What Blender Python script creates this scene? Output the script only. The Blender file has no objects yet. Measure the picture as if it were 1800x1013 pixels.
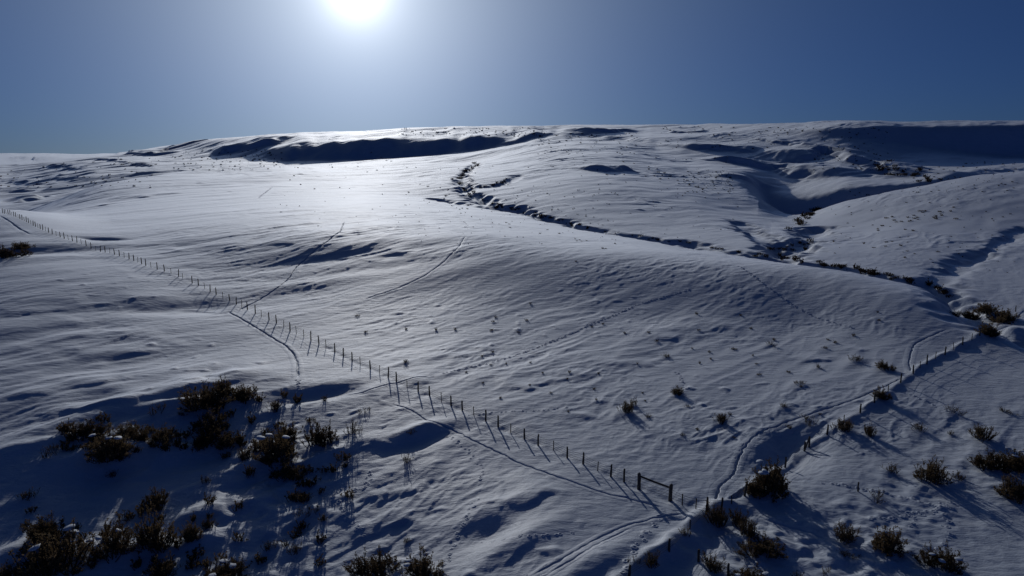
import bpy, math, random
import numpy as np
from mathutils import Vector

# ------------------------------------------------------------------ camera, sky, sun
sc = bpy.context.scene
COL = sc.collection
FPX, CX, CY, CAMH = 1200.0, 900.0, 506.5, 28.0        # focal length and centre in pixels of an 1800 px wide picture
PITCH = math.radians(10.7)
cam_d = bpy.data.cameras.new('camera'); cam = bpy.data.objects.new('camera', cam_d); COL.objects.link(cam)
cam.location = (0, 0, CAMH); cam.rotation_euler = (math.pi/2 - PITCH, 0, 0)
cam_d.sensor_width = 36; cam_d.lens = 36*FPX/1800; cam_d.clip_start = .5; cam_d.clip_end = 40000
sc.camera = cam

def ray(px, py):
    """direction of the line of sight through a picture point"""
    x = (px-CX)/FPX; y = -(py-CY)/FPX
    return (x, math.cos(PITCH)+y*math.sin(PITCH), -math.sin(PITCH)+y*math.cos(PITCH))

sd = Vector(ray(626, -22)).normalized()
SUN_EL = math.asin(sd.z); SUN_AZ = math.atan2(sd.x, sd.y)
w = bpy.data.worlds.new('World'); sc.world = w; w.use_nodes = True
nt = w.node_tree; nt.nodes.clear()
out = nt.nodes.new('ShaderNodeOutputWorld'); bg = nt.nodes.new('ShaderNodeBackground')
sky = nt.nodes.new('ShaderNodeTexSky'); sky.sky_type = 'NISHITA'; sky.sun_disc = False
sky.sun_elevation = SUN_EL; sky.sun_rotation = SUN_AZ; sky.altitude = 2200
sky.air_density = 1.0; sky.dust_density = 0.7; sky.ozone_density = 3.0
SKY_STRENGTH = .05
bg.inputs['Strength'].default_value = SKY_STRENGTH
# bright air around the sun itself (ice crystals and dust): falls off with the angle from the sun
geo = nt.nodes.new('ShaderNodeNewGeometry')
dot = nt.nodes.new('ShaderNodeVectorMath'); dot.operation = 'DOT_PRODUCT'; dot.inputs[1].default_value = -sd
nt.links.new(geo.outputs['Incoming'], dot.inputs[0])
def mth(op, a, b=None):
    n = nt.nodes.new('ShaderNodeMath'); n.operation = op
    for i, v in enumerate((a, b)):
        if v is None: continue
        if isinstance(v, (int, float)): n.inputs[i].default_value = v
        else: nt.links.new(v, n.inputs[i])
    return n.outputs[0]
ang = mth('ARCCOSINE', mth('MINIMUM', dot.outputs['Value'], 1.0))
def lobe(width, amp, col, power=1.0):
    q = mth('POWER', mth('DIVIDE', ang, math.radians(width)), power)
    e = mth('MULTIPLY', mth('EXPONENT', mth('MULTIPLY', q, -1.0)), amp)
    m = nt.nodes.new('ShaderNodeVectorMath'); m.operation = 'SCALE'
    m.inputs[0].default_value = col; nt.links.new(e, m.inputs['Scale'])
    return m.outputs[0]
def vadd(a, b):
    n = nt.nodes.new('ShaderNodeVectorMath'); n.operation = 'ADD'
    nt.links.new(a, n.inputs[0]); nt.links.new(b, n.inputs[1]); return n.outputs[0]
def tint(a, c):
    n = nt.nodes.new('ShaderNodeVectorMath'); n.operation = 'MULTIPLY'
    nt.links.new(a, n.inputs[0]); n.inputs[1].default_value = c; return n.outputs[0]
LOBES = ((8.3, 35.0, (.94, .985, 1.0), 1.0), (25.0, 5.4, (.27, .70, 1.0), 1.0), (1.4, 60.0, (1.0, 1.0, 1.0), 1.15))
acc = tint(sky.outputs[0], (.18, .31, .76))
for L in LOBES: acc = vadd(acc, lobe(*L))
nt.links.new(acc, bg.inputs['Color']); nt.links.new(bg.outputs[0], out.inputs['Surface'])

sun_d = bpy.data.lights.new('sun', 'SUN'); sun_d.energy = 2.6; sun_d.angle = math.radians(.53); sun_d.color = (1, .985, .965)
sun = bpy.data.objects.new('sun', sun_d); COL.objects.link(sun)
sun.rotation_euler = sd.to_track_quat('Z', 'Y').to_euler(); sun.location = (0, 0, 200)

sc.render.engine = 'CYCLES'
vs = sc.view_settings
vs.view_transform = 'Standard'; vs.look = 'None'; vs.gamma = 1.0; vs.use_curve_mapping = False; vs.exposure = -.94
sc.render.resolution_x = 1024; sc.render.resolution_y = 576

rng = np.random.default_rng(7)
random.seed(7)

# ------------------------------------------------------------------ materials
def newmat(name):
    m = bpy.data.materials.new(name); m.use_nodes = True
    t = m.node_tree; t.nodes.clear()
    o = t.nodes.new('ShaderNodeOutputMaterial')
    return m, t, o
def N(t, kind, **kw):
    n = t.nodes.new(kind)
    for k, v in kw.items():
        if k in n.inputs: n.inputs[k].default_value = v
        else: setattr(n, k, v)
    return n
def snow_material(name, fine=1.0):
    m, t, o = newmat(name)
    p = N(t, 'ShaderNodeBsdfPrincipled')
    p.inputs['Base Color'].default_value = (.80, .83, .88, 1)
    p.inputs['Roughness'].default_value = .56
    p.inputs['Specular IOR Level'].default_value = .6
    p.inputs['Sheen Weight'].default_value = .0; p.inputs['Sheen Roughness'].default_value = .45
    p.inputs['IOR'].default_value = 1.31
    tc = N(t, 'ShaderNodeTexCoord')
    mp = N(t, 'ShaderNodeMapping'); mp.inputs['Rotation'].default_value = (0, 0, math.radians(-48)); mp.inputs['Scale'].default_value = (.35, 1.0, 1.0)
    t.links.new(tc.outputs['Object'], mp.inputs['Vector'])
    n1 = N(t, 'ShaderNodeTexNoise', Scale=1.3, Detail=5.0, Roughness=.62)
    t.links.new(mp.outputs[0], n1.inputs['Vector'])
    n2 = N(t, 'ShaderNodeTexNoise', Scale=5.0, Detail=4.0, Roughness=.6)
    t.links.new(tc.outputs['Object'], n2.inputs['Vector'])
    b1 = N(t, 'ShaderNodeBump', Strength=.8*fine, Distance=.14)
    b2 = N(t, 'ShaderNodeBump', Strength=.6*fine, Distance=.035)
    t.links.new(n1.outputs['Fac'], b1.inputs['Height']); t.links.new(n2.outputs['Fac'], b2.inputs['Height'])
    t.links.new(b1.outputs[0], b2.inputs['Normal']); t.links.new(b2.outputs[0], p.inputs['Normal'])
    # faint grain of old wind crust and fresh snow
    cr = N(t, 'ShaderNodeValToRGB')
    cr.color_ramp.elements[0].position = .3; cr.color_ramp.elements[0].color = (.50, .575, .69, 1)
    cr.color_ramp.elements[1].position = .7; cr.color_ramp.elements[1].color = (.585, .655, .765, 1)
    n3 = N(t, 'ShaderNodeTexNoise', Scale=.25, Detail=6.0, Roughness=.65)
    t.links.new(mp.outputs[0], n3.inputs['Vector']); t.links.new(n3.outputs['Fac'], cr.inputs['Fac'])
    t.links.new(cr.outputs[0], p.inputs['Base Color'])
    mr = N(t, 'ShaderNodeMapRange'); mr.inputs['To Min'].default_value = .54; mr.inputs['To Max'].default_value = .70
    t.links.new(n3.outputs['Fac'], mr.inputs['Value']); t.links.new(mr.outputs[0], p.inputs['Roughness'])
    # low light skims off the ice grains: the flatter the view, the more is scattered on forwards
    gl = N(t, 'ShaderNodeBsdfAnisotropic', distribution='ASHIKHMIN_SHIRLEY'); gl.inputs['Color'].default_value = (.93, .95, .98, 1); gl.inputs['Roughness'].default_value = .93
    t.links.new(b2.outputs[0], gl.inputs['Normal'])
    lw_ = N(t, 'ShaderNodeLayerWeight', Blend=.5)
    pw = N(t, 'ShaderNodeMath', operation='POWER'); pw.inputs[1].default_value = 3.0; t.links.new(lw_.outputs['Facing'], pw.inputs[0])
    ml = N(t, 'ShaderNodeMath', operation='MULTIPLY'); ml.inputs[1].default_value = 1.0; t.links.new(pw.outputs[0], ml.inputs[0])
    mx = N(t, 'ShaderNodeMixShader'); t.links.new(ml.outputs[0], mx.inputs[0]); t.links.new(p.outputs[0], mx.inputs[1]); t.links.new(gl.outputs[0], mx.inputs[2])
    t.links.new(mx.outputs[0], o.inputs['Surface'])
    return m
def plant_material(name, c1, c2, transl=.25):
    m, t, o = newmat(name)
    oi = N(t, 'ShaderNodeObjectInfo'); tc = N(t, 'ShaderNodeTexCoord')
    n = N(t, 'ShaderNodeTexNoise', Scale=6.0, Detail=3.0); t.links.new(tc.outputs['Object'], n.inputs['Vector'])
    mx = N(t, 'ShaderNodeMath', operation='MULTIPLY_ADD'); mx.inputs[1].default_value = .5
    t.links.new(oi.outputs['Random'], mx.inputs[0])
    mul = N(t, 'ShaderNodeMath', operation='MULTIPLY'); mul.inputs[1].default_value = .6
    t.links.new(n.outputs['Fac'], mul.inputs[0]); t.links.new(mul.outputs[0], mx.inputs[2])
    cr = N(t, 'ShaderNodeValToRGB'); cr.color_ramp.elements[0].color = (*c1, 1); cr.color_ramp.elements[1].color = (*c2, 1)
    cr.color_ramp.elements[0].position = .2; cr.color_ramp.elements[1].position = .8
    t.links.new(mx.outputs[0], cr.inputs['Fac'])
    d = N(t, 'ShaderNodeBsdfPrincipled', Roughness=.8); d.inputs['Specular IOR Level'].default_value = .15
    t.links.new(cr.outputs[0], d.inputs['Base Color'])
    tr = N(t, 'ShaderNodeBsdfTranslucent'); t.links.new(cr.outputs[0], tr.inputs['Color'])
    ms = N(t, 'ShaderNodeMixShader'); ms.inputs[0].default_value = transl
    t.links.new(d.outputs[0], ms.inputs[1]); t.links.new(tr.outputs[0], ms.inputs[2]); t.links.new(ms.outputs[0], o.inputs['Surface'])
    return m
def wood_material(name, c1, c2, metal=False):
    m, t, o = newmat(name)
    tc = N(t, 'ShaderNodeTexCoord'); mp = N(t, 'ShaderNodeMapping'); mp.inputs['Scale'].default_value = (14, 14, 1.5)
    t.links.new(tc.outputs['Object'], mp.inputs['Vector'])
    n = N(t, 'ShaderNodeTexNoise', Scale=2.0, Detail=5.0); t.links.new(mp.outputs[0], n.inputs['Vector'])
    cr = N(t, 'ShaderNodeValToRGB'); cr.color_ramp.elements[0].color = (*c1, 1); cr.color_ramp.elements[1].color = (*c2, 1)
    cr.color_ramp.elements[0].position = .3; cr.color_ramp.elements[1].position = .7
    t.links.new(n.outputs['Fac'], cr.inputs['Fac'])
    p = N(t, 'ShaderNodeBsdfPrincipled', Roughness=.55 if metal else .85)
    t.links.new(cr.outputs[0], p.inputs['Base Color'])
    if metal: p.inputs['Metallic'].default_value = .5
    b = N(t, 'ShaderNodeBump', Strength=.5, Distance=.01); t.links.new(n.outputs['Fac'], b.inputs['Height']); t.links.new(b.outputs[0], p.inputs['Normal'])
    t.links.new(p.outputs[0], o.inputs['Surface'])
    return m
M_SNOW = snow_material('wind_packed_snow')
M_TRAIL = snow_material('trodden_snow', .6)
M_LEAF = plant_material('sage_leaf', (.075, .052, .03), (.19, .135, .075), .4)
M_LEAFD = plant_material('willow_twig_leaf', (.05, .034, .022), (.11, .075, .048), .25)
M_STEM = wood_material('sage_stem', (.03, .022, .016), (.075, .058, .042))
M_WOOD = wood_material('weathered_post_wood', (.045, .035, .028), (.12, .1, .085))
M_STEEL = wood_material('rusty_post_steel', (.03, .022, .02), (.07, .05, .04), True)
M_WIRE = wood_material('fence_wire', (.03, .028, .028), (.06, .055, .055), True)

def link(name, mesh, mat=None, parent=None, smooth=False):
    o = bpy.data.objects.new(name, mesh); COL.objects.link(o)
    if mat and not mesh.materials: mesh.materials.append(mat)
    if parent: o.parent = parent
    if smooth: mesh.polygons.foreach_set('use_smooth', np.ones(len(mesh.polygons), dtype=bool))
    return o
def mesh_from(name, V, F):
    m = bpy.data.meshes.new(name); m.from_pydata([tuple(v) for v in V], [], F); m.update(); return m
def grid_mesh(name, P):
    """quad mesh from an array of rows x columns x 3"""
    nr, nc = P.shape[:2]
    i = np.arange(nr-1)[:, None]*nc + np.arange(nc-1)[None, :]
    Q = np.stack([i, i+1, i+nc+1, i+nc], -1).reshape(-1, 4)
    m = bpy.data.meshes.new(name)
    m.vertices.add(nr*nc); m.vertices.foreach_set('co', P.reshape(-1).astype(np.float32))
    m.loops.add(Q.size); m.loops.foreach_set('vertex_index', Q.reshape(-1).astype(np.int32))
    m.polygons.add(len(Q)); m.polygons.foreach_set('loop_start', np.arange(0, Q.size, 4, dtype=np.int32))
    m.update(calc_edges=True); m.validate()
    return m

# ------------------------------------------------------------------ noise
def _h(ix, iy, seed):
    h = (ix.astype(np.int64)*374761393 + iy.astype(np.int64)*668265263 + seed*974634777) & 0xffffffff
    h = ((h ^ (h >> 13))*1274126177) & 0xffffffff
    h = h ^ (h >> 16)
    return h
def noise(x, y, seed=0):
    x0 = np.floor(x); y0 = np.floor(y); fx = x-x0; fy = y-y0
    u = fx*fx*fx*(fx*(fx*6-15)+10); v = fy*fy*fy*(fy*(fy*6-15)+10)
    def g(dx, dy):
        a = _h(x0+dx, y0+dy, seed)*(2*np.pi/4294967296.0)
        return np.cos(a)*(fx-dx)+np.sin(a)*(fy-dy)
    a, b, c, d = g(0, 0), g(1, 0), g(0, 1), g(1, 1)
    return 1.5*((a*(1-u)+b*u)*(1-v)+(c*(1-u)+d*u)*v)
def ss(a, b, x):
    t = np.clip((x-a)/(b-a), 0, 1); return t*t*(3-2*t)
def pchip_slopes(x, y):
    """x, y: n lines x m columns; monotone cubic slopes along axis 0"""
    h = np.diff(x, axis=0); d = np.diff(y, axis=0)/h
    s = np.zeros_like(y)
    w1 = 2*h[1:]+h[:-1]; w2 = h[1:]+2*h[:-1]
    ok = (d[:-1]*d[1:]) > 0
    with np.errstate(divide='ignore', invalid='ignore'):
        hm = (w1+w2)/(w1/d[:-1]+w2/d[1:])
    s[1:-1] = np.where(ok, hm, 0); s[0] = d[0]; s[-1] = d[-1]
    return s
def pchip1(xk, yk, x):
    xk = np.array(xk, float)[:, None]; yk = np.array(yk, float)[:, None]
    s = pchip_slopes(xk, yk); xk, yk, s = xk[:, 0], yk[:, 0], s[:, 0]
    x = np.clip(x, xk[0], xk[-1]); i = np.clip(np.searchsorted(xk, x)-1, 0, len(xk)-2)
    h = xk[i+1]-xk[i]; t = (x-xk[i])/h
    return (yk[i]*(1+2*t)*(1-t)**2 + s[i]*h*t*(1-t)**2 + yk[i+1]*t*t*(3-2*t) + s[i+1]*h*t*t*(t-1))

# ------------------------------------------------------------------ the lie of the land: contour lines running across the view, near to far
# each line: (bearing column, forward distance in metres, picture row of that ground or None, height or None)
C = [-300, 0, 200, 400, 500, 600, 800, 1000, 1200, 1400, 1500, 1600, 1800, 2100]
LINES = [
 ('z', [8]*14,                                                       [-5.0, -5.0, -5.2, -5.2, -4.9, -4.2, -1.8, 0, 0, 0, 0, 0, 0, 0]),
 ('z', [46]*14,                                                      [-3.0, -3.1, -3.4, -3.6, -3.4, -2.8, -1.2, 0, 0, 0, 0, 0, 0, 0]),
 ('z', [58, 60, 65, 71, 74, 74, 70, 68, 66, 66, 66, 66, 66, 66],     [-1.2, -1.3, -1.5, -1.5, -1.3, -.9, -.3, .0, 0, 0, 0, 0, 0, 0]),
 ('z', [66, 68, 73, 80, 83, 83, 80, 78, 78, 78, 77, 76, 74, 74],     [-.3, -.2, -.1, 0, 0, -.1, 0, .1, 0, 0, 0, 0, .1, .1]),
 ('z', [95, 95, 95, 98, 98, 98, 98, 96, 94, 90, 87, 84, 82, 82],     [2.2, 2.0, 1.2, .4, .2, .1, .2, .2, .1, 0, 0, .1, .1, .1]),
 ('p', [145, 140, 135, 130, 128, 126, 124, 120, 116, 112, 106, 100, 95, 92],  [468, 469, 487, 520, 529, 533, 534, 545, 558, 571, 582, 600, 628, 650]),
 ('p', [225, 215, 205, 192, 187, 183, 178, 163, 153, 143, 134, 124, 112, 108], [400, 372, 398, 405, 408, 409, 413, 439, 455, 473, 488, 512, 565, 585]),
 ('p', [330, 320, 310, 330, 350, 370, 330, 272, 226, 195, 178, 160, 126, 120], [405, 384, 358, 343, 338, 337, 358, 393, 431, 459, 475, 496, 572, 585]),
 ('p', [370, 345, 365, 440, 465, 490, 410, 305, 252, 222, 205, 188, 160, 150], [400, 386, 338, 315, 311, 311, 327, 370, 414, 438, 452, 470, 515, 530]),
 ('p', [420, 400, 425, 560, 610, 660, 540, 430, 380, 330, 300, 290, 262, 250], [392, 384, 321.5, 297, 292, 296, 300, 312, 350, 398, 405, 398, 415, 430]),
 ('p', [480, 470, 500, 640, 740, 850, 770, 620, 560, 430, 425, 440, 480, 500], [375, 368, 338, 310, 297, 289, 286, 274, 303, 378, 350, 329, 301, 290]),
 ('p', [620, 600, 620, 780, 880, 960, 940, 860, 700, 505, 490, 510, 560, 600], [345, 348, 330, 308, 295, 287, 272, 250, 281, 400, 378, 352, 316, 300]),
 ('p', [800, 780, 850, 960, 1030, 1050, 1055, 1060, 800, 535, 525, 540, 760, 800], [335, 334, 300, 287, 286, 283.5, 271, 240, 268, 351, 331, 322, 290, 285]),
 ('p', [950, 950, 1000, 1020, 1060, 1080, 1082, 1069, 900, 640, 620, 640, 880, 900], [322, 320, 292, 285, 281, 269, 261, 237, 254, 322, 309, 308, 283.5, 283.5]),
 ('p', [1200, 1200, 1180, 1120, 1105, 1120, 1118, 1082, 1080, 1000, 945, 990, 1010, 1010], [302, 300, 283, 279.5, 266, 249, 246, 234, 238, 237, 244, 256, 277, 282]),
 ('p', [1700, 1700, 1480, 1260, 1200, 1200, 1210, 1250, 1250, 1040, 985, 1045, 1068, 1068], [284, 283, 275, 263, 251, 243, 238, 228, 231, 229, 223.5, 222, 220.5, 217]),
 ('p', [2600, 2500, 2000, 1500, 1500, 1500, 1500, 1500, 1500, 1500, 1450, 1400, 1400, 1400], [270, 270, 271, 243, 236, 233, 224, 221, 219.5, 219, 218.5, 218, 216, 214]),
 ('p', [4500, 4500, 4200, 4000, 4000, 4000, 4000, 4000, 4000, 4000, 4000, 4000, 4000, 4000], [274, 273, 274, 262, 262, 262, 260, 260, 260, 260, 260, 260, 260, 260]),
 ('z', [14000]*14, [-120]*14),
]
# one more bearing where the shaded ravine runs out into the open hillside
C13 = {9: (345, 383), 10: (470, 338), 11: (560, 317), 12: (650, 300), 13: (760, 283)}
for k, (kind, Ys, vals) in enumerate(LINES):
    Yn, vn = C13.get(k, (math.exp(.45*math.log(Ys[8])+.55*math.log(Ys[9])), .45*vals[8]+.55*vals[9]))
    LINES[k] = (kind, Ys[:9]+[Yn]+Ys[9:], vals[:9]+[vn]+vals[9:])
C = C[:9]+[1310]+C[9:]
PHI_IN = math.radians(43)
phi = np.concatenate([np.linspace(-math.pi, -PHI_IN, 60)[:-1], np.linspace(-PHI_IN, PHI_IN, 960), np.linspace(PHI_IN, math.pi, 60)[1:]])
rr = np.concatenate([[2., 5., 10., 16., 22., 28., 33.], np.exp(np.arange(math.log(36), math.log(1750), .0037)), np.exp(np.linspace(math.log(1790), math.log(13500), 40))])
PH = np.clip(phi, -math.radians(46), math.radians(46))
ta = np.tan(PH)
# bearing (x over y) -> column; rows differ a little because the camera is tipped, so columns are tied to the horizon
colpx = CX + FPX*ta/(math.cos(PITCH)+.01)
nl = len(LINES); nc_ = len(phi)
LY = np.zeros((nl, nc_)); LZ = np.zeros((nl, nc_))
colmid = colpx
for k, (kind, Ys, vals) in enumerate(LINES):
    drop = 28/np.median(Ys) if kind == 'z' else math.tan(PITCH+math.atan((np.median(vals)-CY)/FPX))
    colpx = CX+FPX*ta/(math.cos(PITCH)+max(drop, -.03)*math.sin(PITCH))
    Y = np.exp(pchip1(C, np.log(Ys), colpx)); V = pchip1(C, vals, colpx)
    wob = noise(colpx/55.0+k*7.3, np.full(nc_, k*3.7), 11)+.5*noise(colpx/21.0+k*1.3, np.full(nc_, k*2.1), 12)
    if k in (12, 13, 14, 15): Y = Y*(1+.012*wob*(1-ss(1150, 1300, colpx)))
    LY[k] = Y
    if kind == 'z': LZ[k] = V
    else:
        if k == 14: V = V + 5.0*wob*(1-ss(960, 1010, colpx))*ss(440, 520, colpx)
        if k == 15: V = V + 1.2*wob*ss(1400, 1450, colpx)+2.5*wob*ss(430, 520, colpx)*(1-ss(960, 1010, colpx))
        yy = -(V-CY)/FPX
        LZ[k] = CAMH + Y*(-math.sin(PITCH)+yy*math.cos(PITCH))/(math.cos(PITCH)+yy*math.sin(PITCH))
colpx = colmid
S = pchip_slopes(LY, LZ)
RY = rr[:, None]*np.cos(PH)[None, :]
Z = np.zeros_like(RY)
for j in range(nc_):
    y = np.clip(RY[:, j], LY[0, j], LY[-1, j]); xk = LY[:, j]
    i = np.clip(np.searchsorted(xk, y)-1, 0, nl-2); h = xk[i+1]-xk[i]; t = (y-xk[i])/h
    zk, s = LZ[:, j], S[:, j]
    Z[:, j] = zk[i]*(1+2*t)*(1-t)**2 + s[i]*h*t*(1-t)**2 + zk[i+1]*t*t*(3-2*t) + s[i+1]*h*t*t*(t-1)
# soften the lines along the line of sight (less at the scarps far away)
for it in range(6):
    Zs = Z.copy(); Zs[1:-1] = .25*Z[:-2]+.5*Z[1:-1]+.25*Z[2:]; Z = Zs
i0, i1 = np.searchsorted(rr, [100, 300]); Zb = Z[i0:i1].copy()
for it in range(500):
    Zb[1:-1] = .25*Zb[:-2]+.5*Zb[1:-1]+.25*Zb[2:]
wb = (ss(104, 135, rr[i0:i1])*(1-ss(190, 290, rr[i0:i1])))[:, None]
Z[i0:i1] = Z[i0:i1]*(1-wb)+Zb*wb
X = rr[:, None]*np.sin(phi)[None, :]; Y = rr[:, None]*np.cos(phi)[None, :]
R = np.broadcast_to(rr[:, None], X.shape)

def col_at(ph): return np.interp(ph, phi, np.arange(nc_))
lr = np.log(rr)
def height(x, y, ZZ=None):
    ZZ = Z if ZZ is None else ZZ
    x = np.asarray(x, float); y = np.asarray(y, float)
    j = np.clip(col_at(np.arctan2(x, y)), 0, nc_-1.001); i = np.clip(np.interp(np.hypot(x, y), rr, np.arange(len(rr))), 0, len(rr)-1.001)
    j0 = j.astype(int); i0 = i.astype(int); fj = j-j0; fi = i-i0
    return (ZZ[i0, j0]*(1-fi)*(1-fj)+ZZ[i0+1, j0]*fi*(1-fj)+ZZ[i0, j0+1]*(1-fi)*fj+ZZ[i0+1, j0+1]*fi*fj)
def hit(px, py):
    """where the line of sight through a picture point meets the snow"""
    d = ray(px, py); ph = math.atan2(d[0], d[1]); te = d[2]/math.hypot(d[0], d[1])
    j = float(col_at(ph)); j0 = int(j); f = j-j0
    zc = Z[:, j0]*(1-f)+Z[:, j0+1]*f
    e = zc-(CAMH+rr*te)
    k = np.nonzero(e[8:] >= 0)[0]
    if len(k) == 0: r = 1500.0
    else:
        k = k[0]+8; r = rr[k-1]+(rr[k]-rr[k-1])*(-e[k-1])/(e[k]-e[k-1]) if k > 8 else rr[k]
    return np.array([r*math.sin(ph), r*math.cos(ph)])
def hits(L): return np.array([hit(*p[:2]) for p in L])
def resample(P, step):
    P = np.asarray(P, float); d = np.concatenate([[0], np.cumsum(np.hypot(*np.diff(P, axis=0).T))])
    n = max(2, int(d[-1]/step)+1); s = np.linspace(0, d[-1], n)
    return np.stack([np.interp(s, d, P[:, k]) for k in range(P.shape[1])], 1)
def smooth_line(P, step, it=12):
    Q = resample(P, step)
    for _ in range(it):
        Q2 = Q.copy(); Q2[1:-1] = .25*Q[:-2]+.5*Q[1:-1]+.25*Q[2:]; Q = Q2
    return Q
def carve(P, fn, reach):
    """add fn(distance to the polyline, arc share, side) to the heights within reach of it"""
    global Z
    x0, y0 = P.min(0)-reach; x1, y1 = P.max(0)+reach
    m = (X > x0) & (X < x1) & (Y > y0) & (Y < y1)
    if not m.any(): return
    xs, ys = X[m], Y[m]; best = np.full(xs.shape, 1e9); share = np.zeros(xs.shape); side = np.zeros(xs.shape)
    n = len(P)
    for k in range(n-1):
        a, b = P[k], P[k+1]; ab = b-a; L2 = ab@ab+1e-9
        q = np.clip(((xs-a[0])*ab[0]+(ys-a[1])*ab[1])/L2, 0, 1)
        dx = xs-a[0]-q*ab[0]; dy = ys-a[1]-q*ab[1]; d = np.hypot(dx, dy)
        u = d < best; best = np.where(u, d, best); share = np.where(u, (k+q)/(n-1), share); side = np.where(u, np.sign(ab[0]*dy-ab[1]*dx), side)
    sel = best < reach
    dz = np.where(sel, fn(best, share, side, xs, ys), 0)
    Z[m] += dz

# creek gullies and side draws
CREEK = [(842, 288), (808, 315), (822, 338), (868, 361), (935, 376), (1040, 403), (1150, 421), (1250, 438), (1330, 449), (1400, 461), (1480, 473), (1560, 486), (1640, 504), (1690, 532), (1722, 565), (1765, 592), (1830, 604), (1900, 612)]
creek = hits(CREEK); creek = smooth_line(creek, 6, 3)
def gully(depth, width, taper=lambda s: 1.0):
    def f(d, s, side, x, y):
        w_ = width*np.clip(1+.6*noise(x/17, y/17, 31)+.5*noise(x/5, y/5, 32), .3, 2)
        dd = depth*np.clip(.8+.9*noise(x/28, y/28, 33), .2, 1.5)
        return -dd*taper(s)*np.exp(-(d/w_)**2.6)
    return f
carve(creek, gully(3.8, 4.6, lambda s: .45+.55*ss(.25, .6, s)), 22)
carve(smooth_line(hits([(762, 350), (800, 357), (850, 366), (905, 373)]), 5, 2), gully(1.6, 3.5), 15)
carve(smooth_line(hits([(815, 331), (860, 330), (900, 316), (912, 309)]), 5, 2), gully(1.6, 4), 15)
carve(smooth_line(hits([(1640, 497), (1690, 466), (1740, 438), (1800, 402)]), 4, 3), gully(1.5, 3.2), 12)
carve(smooth_line(hits([(1385, 455), (1365, 430), (1330, 410), (1300, 392)]), 4, 3), gully(2.2, 5), 20)
carve(smooth_line(hits([(1385, 452), (1420, 420), (1440, 400)]), 4, 3), gully(3.0, 6), 20)
carve(smooth_line(hits([(1200, 432), (1240, 430), (1275, 441)]), 4, 3), gully(2.0, 4), 16)

# wind drifts: long along the wind, short across it
WA = math.radians(46); cw, sw = math.cos(WA), math.sin(WA)
def drift(la, lc, seed, warp=.5):
    s = X*cw+Y*sw; t = -X*sw+Y*cw
    t = t + warp*lc*noise(s/la*1.3, t/lc*.5, seed+50)
    return noise(s/la, t/lc, seed)
inner = (np.abs(phi) < math.radians(52)).astype(float)[None, :]
near = 1-ss(150, 420, R)
patch = .55+.75*np.clip(noise(X/38, Y/38, 90)+.35, 0, 1)
far = ss(220, 700, R)
D = .28*drift(75, 17, 1)*near + .10*drift(26, 6.0, 2)*near*patch
rid = 1-np.abs(drift(15, 3.2, 3, .8)); D += .085*(rid**2-.55)*near*patch
D += .04*drift(6, 1.5, 4)*near*patch + .016*noise(X/.8, Y/.8, 5)*(1-ss(70, 130, R))
D += far*(2.2*drift(260, 60, 6)+.5*drift(90, 22, 7)+.12*drift(40, 9, 8)) + (1-near)*.25*drift(30, 8, 9)
def crest(la, lc, seed, p=2.5, warp=.9):
    r_ = np.clip(1-np.abs(drift(la, lc, seed, warp)), 0, 1); return r_**p-.5
gust = np.clip(.45+1.3*noise(X/26, Y/26, 91)+.6*noise(X/9, Y/9, 92), 0, 1.4)
D += near*gust*(.085*crest(9, 2.2, 41)+.05*crest(4, 1.0, 42)) + (1-ss(80, 150, R))*.02*gust*crest(1.8, .5, 43)
mid = ss(110, 200, R)*(1-ss(500, 900, R))
gust2 = np.clip(.35+1.3*noise(X/90, Y/90, 93)+.5*noise(X/30, Y/30, 94), 0, 1.4)
D += mid*gust2*(.22*crest(32, 6.5, 44)+.10*crest(14, 3, 45)) + ss(350, 700, R)*gust2*(.9*crest(90, 17, 46)+.35*crest(40, 8, 47))
# buried tufts
tuft = np.clip(noise(X/2.1, Y/2.1, 95)-.52, 0, 1)*np.clip(noise(X/30, Y/30, 96)+.25, 0, 1)
D += .6*tuft*(1-ss(110, 220, R))
tuft2 = np.clip(noise(X/7, Y/7, 97)-.5, 0, 1)*np.clip(noise(X/120, Y/120, 98)+.2, 0, 1)
D += 1.6*tuft2*ss(200, 350, R)*(1-ss(1300, 1600, R))
# rough ground on the far slopes to the left
leftfar = ss(420, 200, colpx)[None, :]*ss(380, 650, R)
D += leftfar*(1.8*drift(150, 40, 21)+.6*drift(70, 16, 22))
side = ss(math.radians(44), math.radians(60), np.abs(phi))[None, :]
D *= 1-.5*side
Z += D

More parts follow.
